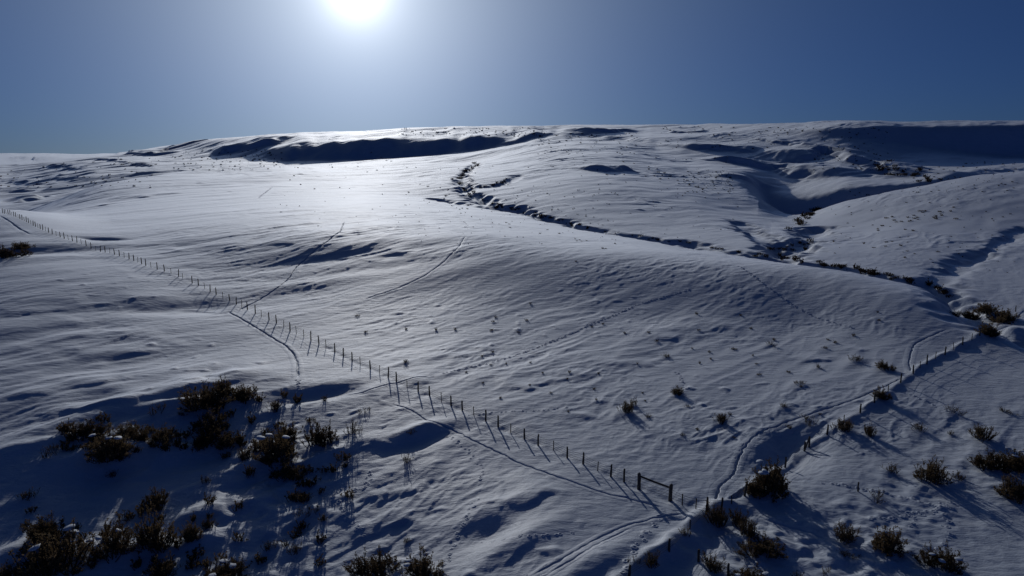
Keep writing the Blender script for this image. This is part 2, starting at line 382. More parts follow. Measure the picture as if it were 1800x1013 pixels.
# wind lips: a long back on the far side, a short steep face on the near side
def cornice(pts, h, dn, df, rough=.9):
    Q = smooth_line(hits(pts), max(1.0, dn*.5), 3); sc_ = dn*2.5
    def f(d, s, sd_, x, y):
        e = ss(0, .2, s)*(1-ss(.8, 1, s))*np.clip(1+rough*1.6*noise(x/sc_, y/sc_, 66), 0, 2)
        d2 = d+dn*(.9*noise(x/sc_, y/sc_, 68)+.5*noise(x/dn, y/dn, 67))
        return h*e*np.where(sd_ > 0, 1-ss(0, df, d), 1-ss(0, dn, np.maximum(d2, 0)))
    carve(Q, f, max(dn, df))
for c_ in [([(372, 274), (420, 263), (460, 256), (494, 253)], 8, 20, 170, .3), ([(205, 272), (262, 264), (320, 262)], 7, 30, 300, .3),
  ([(1215, 264), (1270, 262), (1335, 270)], 4.5, 14, 90, .4), ([(1365, 290), (1410, 276), (1446, 268), (1500, 280), (1560, 300), (1592, 316)], 8, 18, 70, .3), ([(1225, 278), (1300, 288), (1380, 300), (1455, 314)], 6, 14, 70, .35), ([(1260, 311), (1300, 313), (1345, 320)], 2, 9, 50, .4),
  ([(1040, 235), (1085, 231), (1130, 233)], 5, 18, 150, .3), ([(1170, 233), (1245, 232)], 3, 14, 120, .3), ([(1310, 244), (1370, 250), (1440, 264)], 2.2, 8, 60, .4), ([(1060, 303), (1085, 298), (1115, 300)], 2.2, 8, 40),
  ([(0, 276), (40, 278), (80, 281)], 3.85, 16.0, 120, .35), ([(90, 290), (160, 297)], 2.75, 12.0, 80, .35), ([(0, 313), (60, 323), (95, 327)], 2.75, 12.0, 90, .35), ([(0, 340), (40, 337), (100, 333)], 2.20, 11.2, 80, .35), ([(90, 309), (155, 318)], 2.20, 11.2, 80, .35), ([(170, 280), (280, 298)], 2.75, 11.2, 90, .35), ([(0, 360), (40, 355), (90, 345)], 2, 10, 60),
  ([(440, 434), (520, 427), (600, 428), (680, 436), (760, 446)], 0.22, 6, 40), ([(520, 444), (620, 452), (720, 466)], 0.15, 4, 25), ([(270, 438), (360, 436), (450, 434)], 0.28, 5, 25), ([(180, 352), (260, 345), (330, 338)], 0.28, 5, 30), ([(120, 372), (220, 355)], 0.22, 4, 25),
  ([(0, 562), (80, 546), (170, 536)], 0.14, 2.8, 20), ([(0, 615), (100, 592), (190, 570)], 0.14, 2.8, 18), ([(130, 642), (220, 622), (330, 600)], 0.17, 2.4, 16), ([(0, 702), (120, 682), (250, 648)], 0.15, 2.1, 14), ([(230, 548), (330, 538), (430, 546)], 0.14, 2.8, 18), ([(0, 742), (150, 729), (300, 692), (420, 668), (530, 655)], 0.33, 2.5, 12), ([(200, 705), (300, 675), (430, 648)], 0.19, 2, 9),
  ([(60, 640), (160, 612), (260, 580)], 0.12, 2.8, 18), ([(860, 690), (920, 678), (990, 664), (1060, 655)], 0.12, 1.6, 8), ([(1060, 655), (1130, 640), (1210, 626)], 0.11, 1.6, 8), ([(900, 750), (980, 730), (1080, 700)], 0.17, 2.2, 10), ([(1180, 790), (1250, 770), (1330, 735)], 0.17, 2.2, 10), ([(1140, 600), (1220, 585), (1320, 575)], 0.14, 2, 10), ([(1400, 640), (1460, 628), (1530, 612)], 0.12, 1.8, 9),
  ([(640, 700), (700, 685), (760, 662)], 0.14, 1.5, 8), ([(600, 790), (680, 775), (770, 745)], 0.19, 1.8, 7), ([(620, 870), (700, 855), (800, 830)], 0.17, 1.6, 6), ([(820, 900), (900, 880), (990, 850)], 0.17, 1.8, 8), ([(600, 940), (700, 925), (820, 890)], 0.19, 1.6, 6), ([(740, 640), (800, 630), (880, 610)], 0.11, 1.6, 8)]:
    cornice(*c_)

# hollows, humps and drifts one can pick out
def blob(px, py, amp, rl, rc, deg=46):
    global Z
    c = hit(px, py); a = math.radians(deg)
    dx = X-c[0]; dy = Y-c[1]; s = dx*math.cos(a)+dy*math.sin(a); t = -dx*math.sin(a)+dy*math.cos(a)
    Z += amp*np.exp(-(s/rl)**2-(t/rc)**2)
for b in [(1390, 785, -1.3, 7, 3.0, 52), (1340, 790, .5, 6, 2, 52), (740, 775, -.45, 4.5, 1.4, 30), (735, 752, .35, 4, 1.2, 30), (865, 938, -.35, 2.0, 1.4, 30), (845, 905, .35, 4, 1.6, 30),
          (620, 445, -.7, 26, 6, 20), (680, 470, -.4, 22, 6, 20), (550, 500, .5, 18, 4, 25), (180, 420, -.9, 5, 2, 10), (50, 440, -.9, 12, 5, 30), (330, 540, -.35, 12, 4, 25), (250, 545, -.35, 14, 4, 25),
          (1350, 960, .5, 1.8, 1.3, 30), (1060, 985, .5, 5, 1.5, 40), (900, 960, .45, 5, 1.5, 40), (240, 705, .5, 14, 2.5, 50), (120, 750, .5, 12, 2.2, 55), (300, 715, .7, 3, 1.2, 30), (560, 690, -.8, 5, 2, 20),
          (200, 640, -.3, 16, 4, 40), (70, 585, -.3, 16, 4, 40), (120, 812, .7, 5, 1.8, 40), (230, 800, .7, 5, 1.8, 40), (40, 800, .7, 6, 2, 40), (300, 800, .5, 3, 1.4, 40), (460, 815, .6, 4, 1.6, 40), (580, 800, .5, 3, 1.4, 40), (430, 890, .6, 4, 1.6, 40), (340, 905, .5, 3, 1.4, 40), (150, 975, .7, 3, 1.4, 40), (60, 968, .6, 3, 1.4, 40), (370, 950, .6, 2.2, 1.3, 40), (480, 930, .5, 3, 1.3, 40), (230, 975, .5, 2.5, 1.2, 40)]:
    blob(*b)

# ------------------------------------------------------------------ where things stand
FENCE_A = [(1198, 887, 's'), (1222, 894, 's')]
LONG = [(5, 375), (82, 408), (130, 425), (168, 440), (210, 450), (235, 458), (262, 470), (289, 477)]
POSTS_A = [(289, 477, 'w'), (301, 481, 's'), (314, 486, 'w'), (321, 490, 's'), (338, 498, 'w'), (349, 502, 'w'), (360, 508, 's'), (369.5, 513, 'w'), (380, 518, 'w'), (392, 525, 's'), (404, 529, 'w'), (415.5, 535, 'w'), (425, 540, 's'), (435, 545, 'w'),
  (449, 551, 'w'), (460, 557, 's'), (473, 563, 'w'), (486, 568, 'w'), (499, 575, 's'), (510, 582, 'w'), (521, 587, 's'), (534, 593, 's'), (546.6, 599, 'w'), (560.7, 605, 'w'), (573, 611, 's'), (588.5, 619, 'w'), (603.7, 627, 'w'), (619, 634, 'w'), (633, 641, 's'),
  (651, 649, 'w'), (667, 656, 's'), (682.5, 664, 'w'), (697, 672, 'w'), (715.6, 681, 's'), (735, 688, 'w'), (755, 696, 'w'), (776, 706, 's'), (793, 713, 'w'), (812.7, 722, 'w'), (832.6, 730, 's'), (853.7, 740, 'w'), (875.8, 751, 'w'), (898, 761, 's'),
  (921.8, 772, 'w'), (946, 783, 'w'), (973, 792, 's'), (997, 805, 'w'), (1025, 816, 'w'), (1051, 828, 's'), (1073.6, 838, 'w'), (1097, 847, 'w'), (1123, 860, 'b'), (1178, 880, 'b'), (1199, 888, 's'), (1222.5, 895, 's'), (1243, 900, 'w'), (1268, 897, 'w')]
POSTS_B = [(1286, 886, 's'), (1309, 872, 'w'), (1380, 822, 'w'), (1414, 793, 'w'), (1422, 786, 'w'), (1454, 764, 'w'), (1483, 745, 's'), (1512, 726, 'w'), (1537, 708, 'w'), (1561, 690, 's'), (1583, 673, 'w'), (1605, 657, 'w'), (1617, 647, 's'), (1629, 640, 'w'), (1644, 631, 's'), (1661, 624, 'w'), (1676, 615, 's'), (1692, 606, 'w'), (1708, 598, 's'), (1722, 590, 'w'), (1762, 566, 's'), (1785, 548, 'w'), (1803, 533, 'w')]
POSTS_C = [(1240, 905, 's'), (1213, 930, 's'), (1176, 968, 'w'), (1106, 1014, 'w'), (1050, 1050, 'w')]
POSTS_D = [(1228, 987, 'w'), (1280, 1012, 'w'), (1340, 1045, 'w')]
# the drift banked along the fence to the creek
fb = smooth_line(hits([p[:2] for p in POSTS_B[:20]]), 1.2, 3)
carve(fb, lambda d, s, sd_, x, y: .26*np.exp(-(d/.55)**2)*(1+.9*noise(x/2.5, y/2.5, 61)), 6)
fc = smooth_line(hits([(1268, 885), (1222, 912), (1176, 958), (1106, 1004), (1080, 1030)]), .8, 2)
carve(fc, lambda d, s, sd_, x, y: .33*np.exp(-(d/.7)**2)*(1+.8*noise(x/2, y/2, 62))-.3*ss(.2, 2.2, d)*(1-ss(2, 5, d))*(sd_ > 0), 7)
fd = smooth_line(hits([(1176, 962), (1228, 980), (1290, 1006)]), .8, 2)
carve(fd, lambda d, s, sd_, x, y: .25*np.exp(-(d/.7)**2), 4)
fa = smooth_line(hits([p[:2] for p in POSTS_A[24:55]]), 1.2, 2)
carve(fa, lambda d, s, sd_, x, y: -.10*np.exp(-(d/.5)**2)*(1+.9*noise(x/1.5, y/1.5, 63)), 3)

G_HOLLOW = 'sagebrush in the shadowed hollow'; G_CORNER = 'sagebrush around the fence corner'; G_SLOPE = 'sagebrush on the open slope beyond the fences'
G_CREEKF = 'sagebrush on the flat below the creek fence'; G_CREEK = 'brush along the creek'
# px, py of the base, width px, height px, kind, label, group
SHRUBS = [
 (1352, 863, 66, 68, 'd', 'largest dense dark sagebrush, snow caught in it, above the fence corner', G_CORNER),
 (1328, 868, 36, 34, 'd', 'low dark sagebrush lobe against the left foot of the largest bush', G_CORNER),
 (1255, 918, 46, 40, 'p', 'tan spiky sagebrush standing right at the corner where the fences meet', G_CORNER),
 (1299, 924, 36, 40, 'p', 'upright spiky sagebrush just right of the fence corner bush', G_CORNER),
 (1312, 940, 40, 40, 'p', 'spiky sagebrush right of the corner bushes, in front of the upright one', G_CORNER),
 (1208, 940, 24, 22, 's', 'thin tan sagebrush in the drift left of the fence corner', G_CORNER),
 (1147, 988, 32, 24, 'p', 'tan sagebrush on the drift edge near the bottom left fence posts', G_CORNER),
 (1118, 987, 18, 16, 's', 'small sagebrush on the drift edge, left of the tan one', G_CORNER),
 (1254, 1000, 42, 32, 'p', 'broad sagebrush between the two short posts at the bottom edge', G_CORNER),
 (1350, 976, 62, 36, 'd', 'wide low dark sagebrush below the corner, above the bottom edge', G_CORNER),
 (1322, 1022, 54, 26, 'd', 'dark sagebrush cut by the bottom edge below the corner', G_CORNER),
 (1406, 1024, 42, 22, 's', 'low sparse sagebrush at the bottom edge, right of the corner', G_CORNER),
 (1450, 1006, 16, 16, 's', 'small sagebrush sprig near the bottom edge between two large ones', G_CORNER),
 (1487, 978, 32, 13, 's', 'flat sparse tan brush below the broad sagebrush on the lower right flat', G_CREEKF),
 (1484, 942, 48, 30, 'p', 'broad tan sagebrush on the lower right flat, left of the tall one', G_CREEKF),
 (1560, 966, 50, 44, 'd', 'tall dark sagebrush on the lower right flat with a long shadow', G_CREEKF),
 (1660, 1000, 50, 42, 'd', 'rounded sagebrush nearest the bottom right corner', G_CREEKF),
 (1538, 874, 26, 17, 's', 'small sagebrush beside the leaning lone stake', G_CREEKF),
 (1629, 845, 38, 43, 'd', 'upright dark sagebrush on a snow hump in the right flat', G_CREEKF),
 (1563, 827, 26, 16, 's', 'pale sparse sagebrush left of the upright dark one on the hump', G_CREEKF),
 (1682, 838, 28, 13, 's', 'thin sparse sagebrush right of the upright dark one on the hump', G_CREEKF),
 (1747, 822, 46, 36, 'd', 'dark sagebrush at right, left half of the joined pair', G_CREEKF),
 (1788, 822, 46, 32, 'd', 'dark sagebrush at right, right half of the joined pair at the edge', G_CREEKF),
 (1776, 868, 42, 42, 'd', 'dark sagebrush below the joined pair near the right edge', G_CREEKF),
 (1731, 772, 40, 30, 'p', 'spiky sagebrush above the joined pair near the right edge', G_CREEKF),
 (1672, 764, 14, 10, 's', 'little sagebrush tip left of the spiky one near the right edge', G_CREEKF),
 (1613, 755, 28, 17, 's', 'small brown sagebrush alone between creek fence and right edge', G_CREEKF),
 (1672, 724, 22, 13, 's', 'small sagebrush with a thin shadow high on the right flat', G_CREEKF),
 (1766, 724, 26, 8, 's', 'flat snow covered sagebrush top near the right edge, highest on the flat', G_CREEKF),
 (1483, 757, 38, 27, 'p', 'spiky sagebrush standing in the line of the creek fence', G_CREEKF),
 (1527, 764, 27, 26, 'p', 'sagebrush just right of the spiky one in the creek fence', G_CREEKF),
 (1547, 699, 26, 20, 'd', 'round brown sagebrush leaning on the creek fence halfway to the creek', G_CREEKF),
 (1427, 744, 28, 14, 's', 'low tan sagebrush above the shaded hollow by the curved trail', G_SLOPE),
 (1388, 753, 16, 10, 's', 'small tan sagebrush on the curved trail', G_SLOPE),
 (1101, 725, 30, 30, 'p', 'dark spiky sagebrush with a very long shadow on the open slope', G_SLOPE),
 (1116, 712, 20, 22, 's', 'sparse sagebrush directly behind the one with the very long shadow', G_SLOPE),
 (1140, 733, 18, 8, 's', 'low twigs in the snow right of the bush with the long shadow', G_SLOPE),
 (1194, 691, 21, 17, 'd', 'small dark sagebrush up and right of the bush with the long shadow', G_SLOPE),
 (1267, 741, 28, 20, 'p', 'sagebrush alone on the slope between long shadow bush and curved trail', G_SLOPE),
 (1381, 716, 18, 10, 's', 'small sagebrush above the low tan one by the curved trail', G_SLOPE),
 (1201, 766, 14, 7, 's', 'flat sprig in the snow below the small dark sagebrush on the slope', G_SLOPE),
 (1172, 627, 20, 9, 's', 'flat dark sprig high on the slope in line with a track', G_SLOPE),
 (1352, 606, 16, 8, 's', 'little dark sagebrush highest on the right part of the slope', G_SLOPE),
 (1438, 646, 14, 9, 's', 'little sagebrush with a slanting shadow on the right slope', G_SLOPE),
 (1507, 632, 28, 11, 's', 'two headed low sagebrush left of the round one near the creek fence', G_SLOPE),
 (1404, 675, 24, 9, 's', 'flat sagebrush below the little one with a slanting shadow', G_SLOPE),
 (1550, 645, 20, 15, 'd', 'round sagebrush left of the bent trail by the creek fence', G_SLOPE),
 (1563, 650, 14, 9, 's', 'small sagebrush touching the round one left of the bent trail', G_SLOPE),
 (713, 637, 18, 8, 's', 'dark sprig in a drift just beyond the long fence', G_SLOPE),
 (715, 813, 20, 17, 's', 'small brown sagebrush with a straight shadow below the long fence', G_HOLLOW),
 (724, 762, 22, 10, 's', 'flat sagebrush on the dark drift below the long fence', G_HOLLOW),
 (716, 952, 18, 8, 's', 'flat sprig on the pale drift in the lower middle', G_HOLLOW),
 (640, 726, 18, 9, 's', 'flat sprig on the snow below the long fence, left of the tracks', G_HOLLOW),
 (571, 704, 18, 12, 's', 'small sagebrush in the dark bank just below the long fence', G_HOLLOW),
 (617, 762, 30, 26, 's', 'open twiggy sagebrush right of the hollow with a straight shadow', G_HOLLOW),
 (569, 780, 40, 42, 'd', 'rounded dark sagebrush at the right edge of the hollow', G_HOLLOW),
 (487, 802, 62, 50, 'd', 'biggest sagebrush in the right part of the hollow', G_HOLLOW),
 (503, 772, 38, 32, 'd', 'sagebrush joined to the back of the biggest one in the hollow', G_HOLLOW),
 (460, 790, 30, 26, 'p', 'spiky sagebrush joined to the left of the biggest one in the hollow', G_HOLLOW),
 (430, 803, 30, 22, 'p', 'spiky sagebrush left of the biggest group in the hollow', G_HOLLOW),
 (497, 840, 42, 28, 'd', 'dark sagebrush in front of the biggest one in the hollow', G_HOLLOW),
 (533, 882, 32, 20, 'p', 'spiky sagebrush in the lower right of the hollow', G_HOLLOW),
 (538, 908, 26, 20, 's', 'sparse sagebrush below the spiky one in the lower right of the hollow', G_HOLLOW),
 (473, 965, 26, 20, 's', 'small sagebrush at the foot of the hollow, left of two', G_HOLLOW),
 (522, 968, 26, 20, 's', 'small sagebrush at the foot of the hollow, right of two', G_HOLLOW),
 (660, 1014, 64, 44, 'd', 'large sagebrush at the bottom edge, left of a pair', G_HOLLOW),
 (738, 1012, 56, 42, 'd', 'large sagebrush at the bottom edge, right of a pair', G_HOLLOW),
 (443, 838, 14, 17, 's', 'thin sprig in the middle of the hollow', G_HOLLOW),
 (483, 720, 24, 20, 'p', 'small sagebrush in deep shade below the end of the curving trail', G_HOLLOW),
 (350, 712, 56, 40, 'd', 'wide black sagebrush at the top of the hollow under the bank', G_HOLLOW),
 (390, 695, 30, 38, 'd', 'tallest black sagebrush rising above the bank at the top of the hollow', G_HOLLOW),
 (428, 700, 36, 26, 'd', 'black sagebrush at the right end of the row under the bank', G_HOLLOW),
 (281, 725, 24, 16, 's', 'twiggy sagebrush left of the row under the bank beside a snow hump', G_HOLLOW),
 (318, 730, 14, 9, 's', 'low sprig beside the snow hump under the bank', G_HOLLOW),
 (380, 755, 38, 44, 'd', 'tall sagebrush in the dark below the row under the bank', G_HOLLOW),
 (358, 784, 36, 28, 'd', 'sagebrush in the dark at the left foot of the tall one', G_HOLLOW),
 (405, 778, 36, 24, 'd', 'sagebrush in the dark at the right foot of the tall one', G_HOLLOW),
 (147, 766, 46, 28, 'd', 'sagebrush at the left end of the long clump, against lit snow', G_HOLLOW),
 (193, 800, 58, 48, 'd', 'largest sagebrush of the long clump at left', G_HOLLOW),
 (218, 764, 30, 24, 'd', 'sagebrush behind the largest one of the long clump at left', G_HOLLOW),
 (246, 774, 28, 20, 'p', 'small sagebrush in the middle of the long clump at left', G_HOLLOW),
 (285, 779, 38, 30, 'd', 'sagebrush at the right end of the long clump at left', G_HOLLOW),
 (93, 799, 24, 16, 's', 'sparse sagebrush on the lit snow left of the long clump', G_HOLLOW),
 (215, 808, 26, 14, 's', 'low sagebrush at the front of the long clump at left', G_HOLLOW),
 (195, 836, 18, 10, 's', 'small sprig alone in the dark below the long clump', G_HOLLOW),
 (358, 848, 18, 17, 's', 'small sagebrush in the centre of the dark hollow', G_HOLLOW),
 (281, 884, 34, 30, 'd', 'round sagebrush alone in the dark of the hollow', G_HOLLOW),
 (268, 960, 48, 62, 'd', 'tall round sagebrush in the lower left, right of three', G_HOLLOW),
 (197, 978, 50, 48, 'd', 'round sagebrush in the lower left, between two taller ones', G_HOLLOW),
 (76, 950, 50, 46, 'd', 'dark sagebrush behind the largest one in the bottom left', G_HOLLOW),
 (117, 998, 70, 66, 'd', 'largest sagebrush in the bottom left', G_HOLLOW),
 (48, 876, 28, 17, 's', 'sparse sagebrush near the left edge in the dark', G_HOLLOW),
 (338, 945, 30, 30, 'd', 'sagebrush right of the tall round one in the lower left', G_HOLLOW),
 (366, 928, 22, 18, 'p', 'small spiky sagebrush behind a snow hump in the lower left', G_HOLLOW),
 (287, 1010, 38, 32, 'd', 'sagebrush at the bottom edge below the tall round one', G_HOLLOW),
 (26, 1018, 34, 28, 'd', 'sagebrush cut by the bottom edge at the far left', G_HOLLOW),
 (390, 1022, 62, 34, 'd', 'broad sagebrush cut by the bottom edge below the hollow', G_HOLLOW),
 (1738, 549, 32, 19, 'd', 'dark willow brush on the far bank where the fence meets the creek', G_CREEK),
 (1764, 566, 42, 28, 'd', 'largest dark willow brush at the creek by the right edge', G_CREEK),
 (1738, 588, 32, 24, 'd', 'dark willow brush in the creek bed at the fence end', G_CREEK),
 (1702, 560, 26, 18, 'd', 'dark willow brush on the near bank left of the fence end', G_CREEK),
 (1682, 556, 18, 12, 'p', 'small willow brush at the shaded creek bank, leftmost by the fence end', G_CREEK),
 (6, 452, 26, 20, 'd', 'dark sagebrush in the shaded pit at the left edge', G_HOLLOW),
 (38, 436, 22, 12, 'd', 'low sagebrush at the upper rim of the shaded pit at left', G_HOLLOW),
]
# a drift mound and a wind tail round every plant
for s in SHRUBS:
    c = hit(s[0], s[1]); r = np.hypot(*c); wm = max(.5, s[2]*r/FPX)
    m = (np.abs(X-c[0]) < 6*wm) & (np.abs(Y-c[1]) < 6*wm)
    dx = X[m]-c[0]; dy = Y[m]-c[1]; a = dx*cw+dy*sw; t = -dx*sw+dy*cw
    d = np.hypot(dx, dy)
    dz = .05*wm*np.exp(-(d/(.75*wm))**2) + .06*wm*np.exp(-((a+1.3*wm)/(1.4*wm))**2-(t/(.45*wm))**2) - .03*wm*np.exp(-((t+.7*wm)/(.4*wm))**2-((a+.9*wm)/(1.2*wm))**2)
    Z[m] += np.clip(dz, -.4, .55)
# lumpy buried brush in the hollow and round the corner
def lumps(pts, rad, amp, scale, seed):
    global Z
    for (px, py) in pts:
        c = hit(px, py); d = np.hypot(X-c[0], Y-c[1]); m = d < rad*2.2
        n = noise(X[m]/scale, Y[m]/scale, seed)+.5*noise(X[m]/scale*2.3, Y[m]/scale*2.3, seed+1)
        Z[m] += amp*np.clip(n+.1, -.3, 1)*np.exp(-(d[m]/rad)**2)
lumps([(180, 800), (320, 780), (440, 800), (520, 820), (420, 900), (300, 940), (150, 960), (480, 950), (60, 980), (600, 960), (560, 860)], 6, .13, 2.6, 71)
lumps([(1280, 950), (1380, 960), (1500, 930), (1620, 880), (1740, 840), (1560, 980)], 5, .14, 1.7, 73)

TRAILS = [
 ([(605, 391), (599, 407), (575, 425), (545, 448), (522, 468), (511, 486), (490, 505), (460, 525), (432, 539), (421, 546)], 0.39, 0.180, .4),
 ([(402, 549), (416, 556), (440, 570), (470, 589), (500, 606), (516, 622), (523, 640), (524, 664)], 0.35, 0.150),
 ([(818, 416), (806, 435), (781, 460), (745, 486), (702, 506), (640, 526)], 0.35, 0.075),
 ([(1257, 880), (1262, 857), (1288, 836), (1300, 803), (1312, 780), (1332, 763), (1380, 742), (1440, 724), (1500, 703), (1545, 684), (1585, 664)], 0.23, 0.098, .3),
 ([(1602, 655), (1597, 636), (1606, 606), (1642, 588), (1664, 580)], 0.25, 0.090),
 ([(690, 711), (722, 720), (762, 742), (800, 757), (830, 774), (880, 798), (930, 821), (1000, 846), (1060, 867), (1120, 881), (1172, 893)], 0.21, 0.090, .3),
 ([(930, 1016), (1000, 976), (1050, 946), (1110, 921), (1168, 907), (1205, 903)], 0.2, 0.035, .25),
 ([(955, 1016), (1015, 978), (1055, 953), (1110, 929)], 0.18, 0.03, .25),
 ([(1330, 908), (1362, 920), (1420, 935), (1470, 955), (1515, 985)], 0.27, 0.060, .3),
 ([(600, 697), (640, 690), (690, 674), (760, 660)], 0.25, 0.053, .3),
 ([(0, 380), (20, 392), (36, 404), (52, 412)], 0.62, 0.150, .6),
 ([(1803, 545), (1785, 560), (1772, 572)], 0.39, 0.090),
]
TR = {}
Z0 = Z.copy(); lines_ = []
for t_ in TRAILS:
    step_ = t_[3] if len(t_) > 3 else .35
    Q_ = smooth_line(hits(t_[0]), step_, 10); dist = np.hypot(*Q_.T).max()
    TR[tuple(t_[0])] = (t_[1]*.5+.12+.0038*dist*1.1, Q_); lines_.append((Q_, t_[1], t_[2]))
for (Q_, w_t, dep) in lines_:
    carve(Q_[::3], lambda d, s, sd_, x, y: -(dep*1.6+.06)*(1-ss(w_t*.5, w_t*.5+.12, d))*ss(0, .01, s)*(1-ss(.99, 1, s)), w_t+.3)

# ------------------------------------------------------------------ ground sheet
P = np.stack([X, Y, Z], -1)
gm = grid_mesh('snow_ground', P)
ground = link('snow_ground', gm, M_SNOW, smooth=True); ground['kind'] = 'structure'

# ------------------------------------------------------------------ trails trodden in the snow
def trail(pts, width=.42, depth=.11, step=.35, wob=.12):
    hw, Q = TR[tuple(pts)]
    T = np.gradient(Q, axis=0); T /= np.linalg.norm(T, axis=1)[:, None]+1e-9
    Nn = np.stack([-T[:, 1], T[:, 0]], 1)
    n = len(Q); s = np.arange(n)*step
    off = wob*noise(s/1.7, s*0+3.3, 81)+.8*wob*noise(s/.55, s*0+1.3, 82)
    hwid = width*.5
    prof = [(-hw*1.2, -.03), (-hw*1.0, .004), (-hwid*1.5, .015), (-hwid, .0), (-hwid*.55, -depth*.85), (0, -depth), (hwid*.55, -depth*.85), (hwid, .0), (hwid*1.5, .015), (hw*1.0, .004), (hw*1.2, -.03)]
    A = np.zeros((n, len(prof), 3))
    end = np.minimum(1, np.minimum(np.arange(n), n-1-np.arange(n))/5.0)
    for k, (o_, h_) in enumerate(prof):
        inner_ = 0 < k < len(prof)-1 and abs(o_) <= hwid*1.51
        xy = Q+Nn*(o_+(off if inner_ else 0)*1.0)[:, None] if inner_ else Q+Nn*o_
        j = 1+.8*noise(s/.6, s*0+k*2.7, 83)+.5*noise(s/4, s*0+.7, 85)
        A[:, k, :2] = xy; A[:, k, 2] = height(xy[:, 0], xy[:, 1], Z0)+(h_*j*end if inner_ else h_)
    o = link('trail', grid_mesh('trail', A), M_SNOW, smooth=True); o['kind'] = 'structure'
    return o
for t_ in TRAILS: trail(t_[0], t_[1], t_[2], *(t_[3:]))

def footprints(pts, gap, size, jit=.12):
    Q = smooth_line(hits(pts), gap, 4); V = []; F = []
    for k, q in enumerate(Q):
        q = q+rng.normal(0, jit, 2)+np.array([.12 if k % 2 else -.12, 0])
        s = size*rng.uniform(.7, 1.25); b = len(V); a0 = rng.uniform(0, 6.28)
        rings = [(1.9, -.05), (1.25, .22), (.85, .28), (.5, .06)]
        for (rad, h_) in rings:
            for i in range(8):
                a = a0+i*math.pi/4; rj = rad*s*rng.uniform(.85, 1.15)
                x = q[0]+rj*math.cos(a); y = q[1]+rj*math.sin(a)
                V.append((x, y, float(height(x, y))+h_*s*rng.uniform(.8, 1.2)))
        V.append((q[0], q[1], float(height(*q))+.05*s))
        for g in range(3):
            for i in range(8):
                F.append((b+g*8+i, b+g*8+(i+1) % 8, b+(g+1)*8+(i+1) % 8, b+(g+1)*8+i))
        for i in range(8): F.append((b+24+i, b+24+(i+1) % 8, b+32))
    o = link('footprints', mesh_from('footprints', V, F), M_TRAIL, smooth=True)
    o['kind'] = 'stuff'
    return o
FP = [
 ([(1212, 509), (1120, 536), (1040, 570), (950, 609), (880, 634), (780, 656)], .55, .16, 'dotted animal tracks running up the open slope beyond the long fence'),
 ([(784, 992), (800, 946), (821, 910), (836, 880)], .5, .12, 'short dotted tracks in the lower middle below the long fence'),
 ([(1098, 1004), (1114, 972), (1131, 942), (1162, 911)], .6, .16, 'footprints beside the drift leading to the braced posts'),
 ([(1300, 469), (1345, 503), (1400, 541), (1440, 561), (1500, 577)], .8, .17, 'faint tracks down the shoulder above the creek'),
 ([(1450, 850), (1510, 858), (1570, 871), (1640, 888), (1672, 894)], .5, .15, 'tracks across the lower right flat towards the upright bush'),
 ([(1672, 892), (1640, 900), (1590, 909), (1530, 914)], .45, .15, 'trampled tracks in the middle of the lower right flat'),
 ([(1655, 900), (1668, 930), (1660, 955), (1650, 975)], .5, .13, 'tracks running down towards the bottom right bush'),
 ([(1600, 925), (1612, 915), (1600, 905), (1580, 900), (1640, 905), (1670, 880)], .4, .13, 'small ring of trampled tracks on the lower right flat'),
 ([(1190, 655), (1200, 668), (1206, 685)], .5, .12, 'few dotted tracks above the small dark sagebrush'),
 ([(1590, 690), (1620, 702), (1650, 715), (1665, 722)], .6, .12, 'dotted tracks from the creek fence to the small bush'),
 ([(640, 940), (600, 900), (580, 870), (645, 860), (650, 830)], .5, .13, 'tracks through the lumpy snow right of the hollow'),
 ([(524, 668), (524, 690), (526, 700)], .5, .16, 'footprints at the end of the curving trail'),
 ([(830, 730), (900, 722), (960, 722), (1000, 716)], .6, .11, 'faint tracks just beyond the long fence'),
 ([(850, 955), (880, 950), (960, 945), (1010, 935)], .5, .11, 'faint tracks crossing the lower middle towards the double trail'),
 ([(780, 760), (820, 790), (850, 826), (845, 850)], .6, .10, 'faint tracks below the middle of the long fence'),
 ([(455, 348), (465, 340), (478, 330)], 1.2, .17, 'faint tracks on the bright crest'),
]
for pts, gap, size, lab in FP:
    o = footprints(pts, gap, size); o['label'] = lab; o['category'] = 'footprints'

# ------------------------------------------------------------------ fences
def tube(V, F, pts, rad, n=6, cap=True):
    b0 = len(V); pts = [np.array(p, float) for p in pts]
    for k, p in enumerate(pts):
        d = pts[min(k+1, len(pts)-1)]-pts[max(k-1, 0)]; d /= np.linalg.norm(d)+1e-9
        u = np.cross(d, [0, 0, 1.0]) if abs(d[2]) < .95 else np.cross(d, [1.0, 0, 0]); u /= np.linalg.norm(u); v = np.cross(d, u)
        r_ = rad[k] if hasattr(rad, '__len__') else rad
        for i in range(n):
            a = 2*math.pi*i/n; V.append(p+r_*(math.cos(a)*u+math.sin(a)*v))
    for k in range(len(pts)-1):
        for i in range(n):
            F.append((b0+k*n+i, b0+k*n+(i+1) % n, b0+(k+1)*n+(i+1) % n, b0+(k+1)*n+i))
    if cap:
        F.append(tuple(b0+i for i in range(n))); F.append(tuple(b0+(len(pts)-1)*n+i for i in reversed(range(n))))
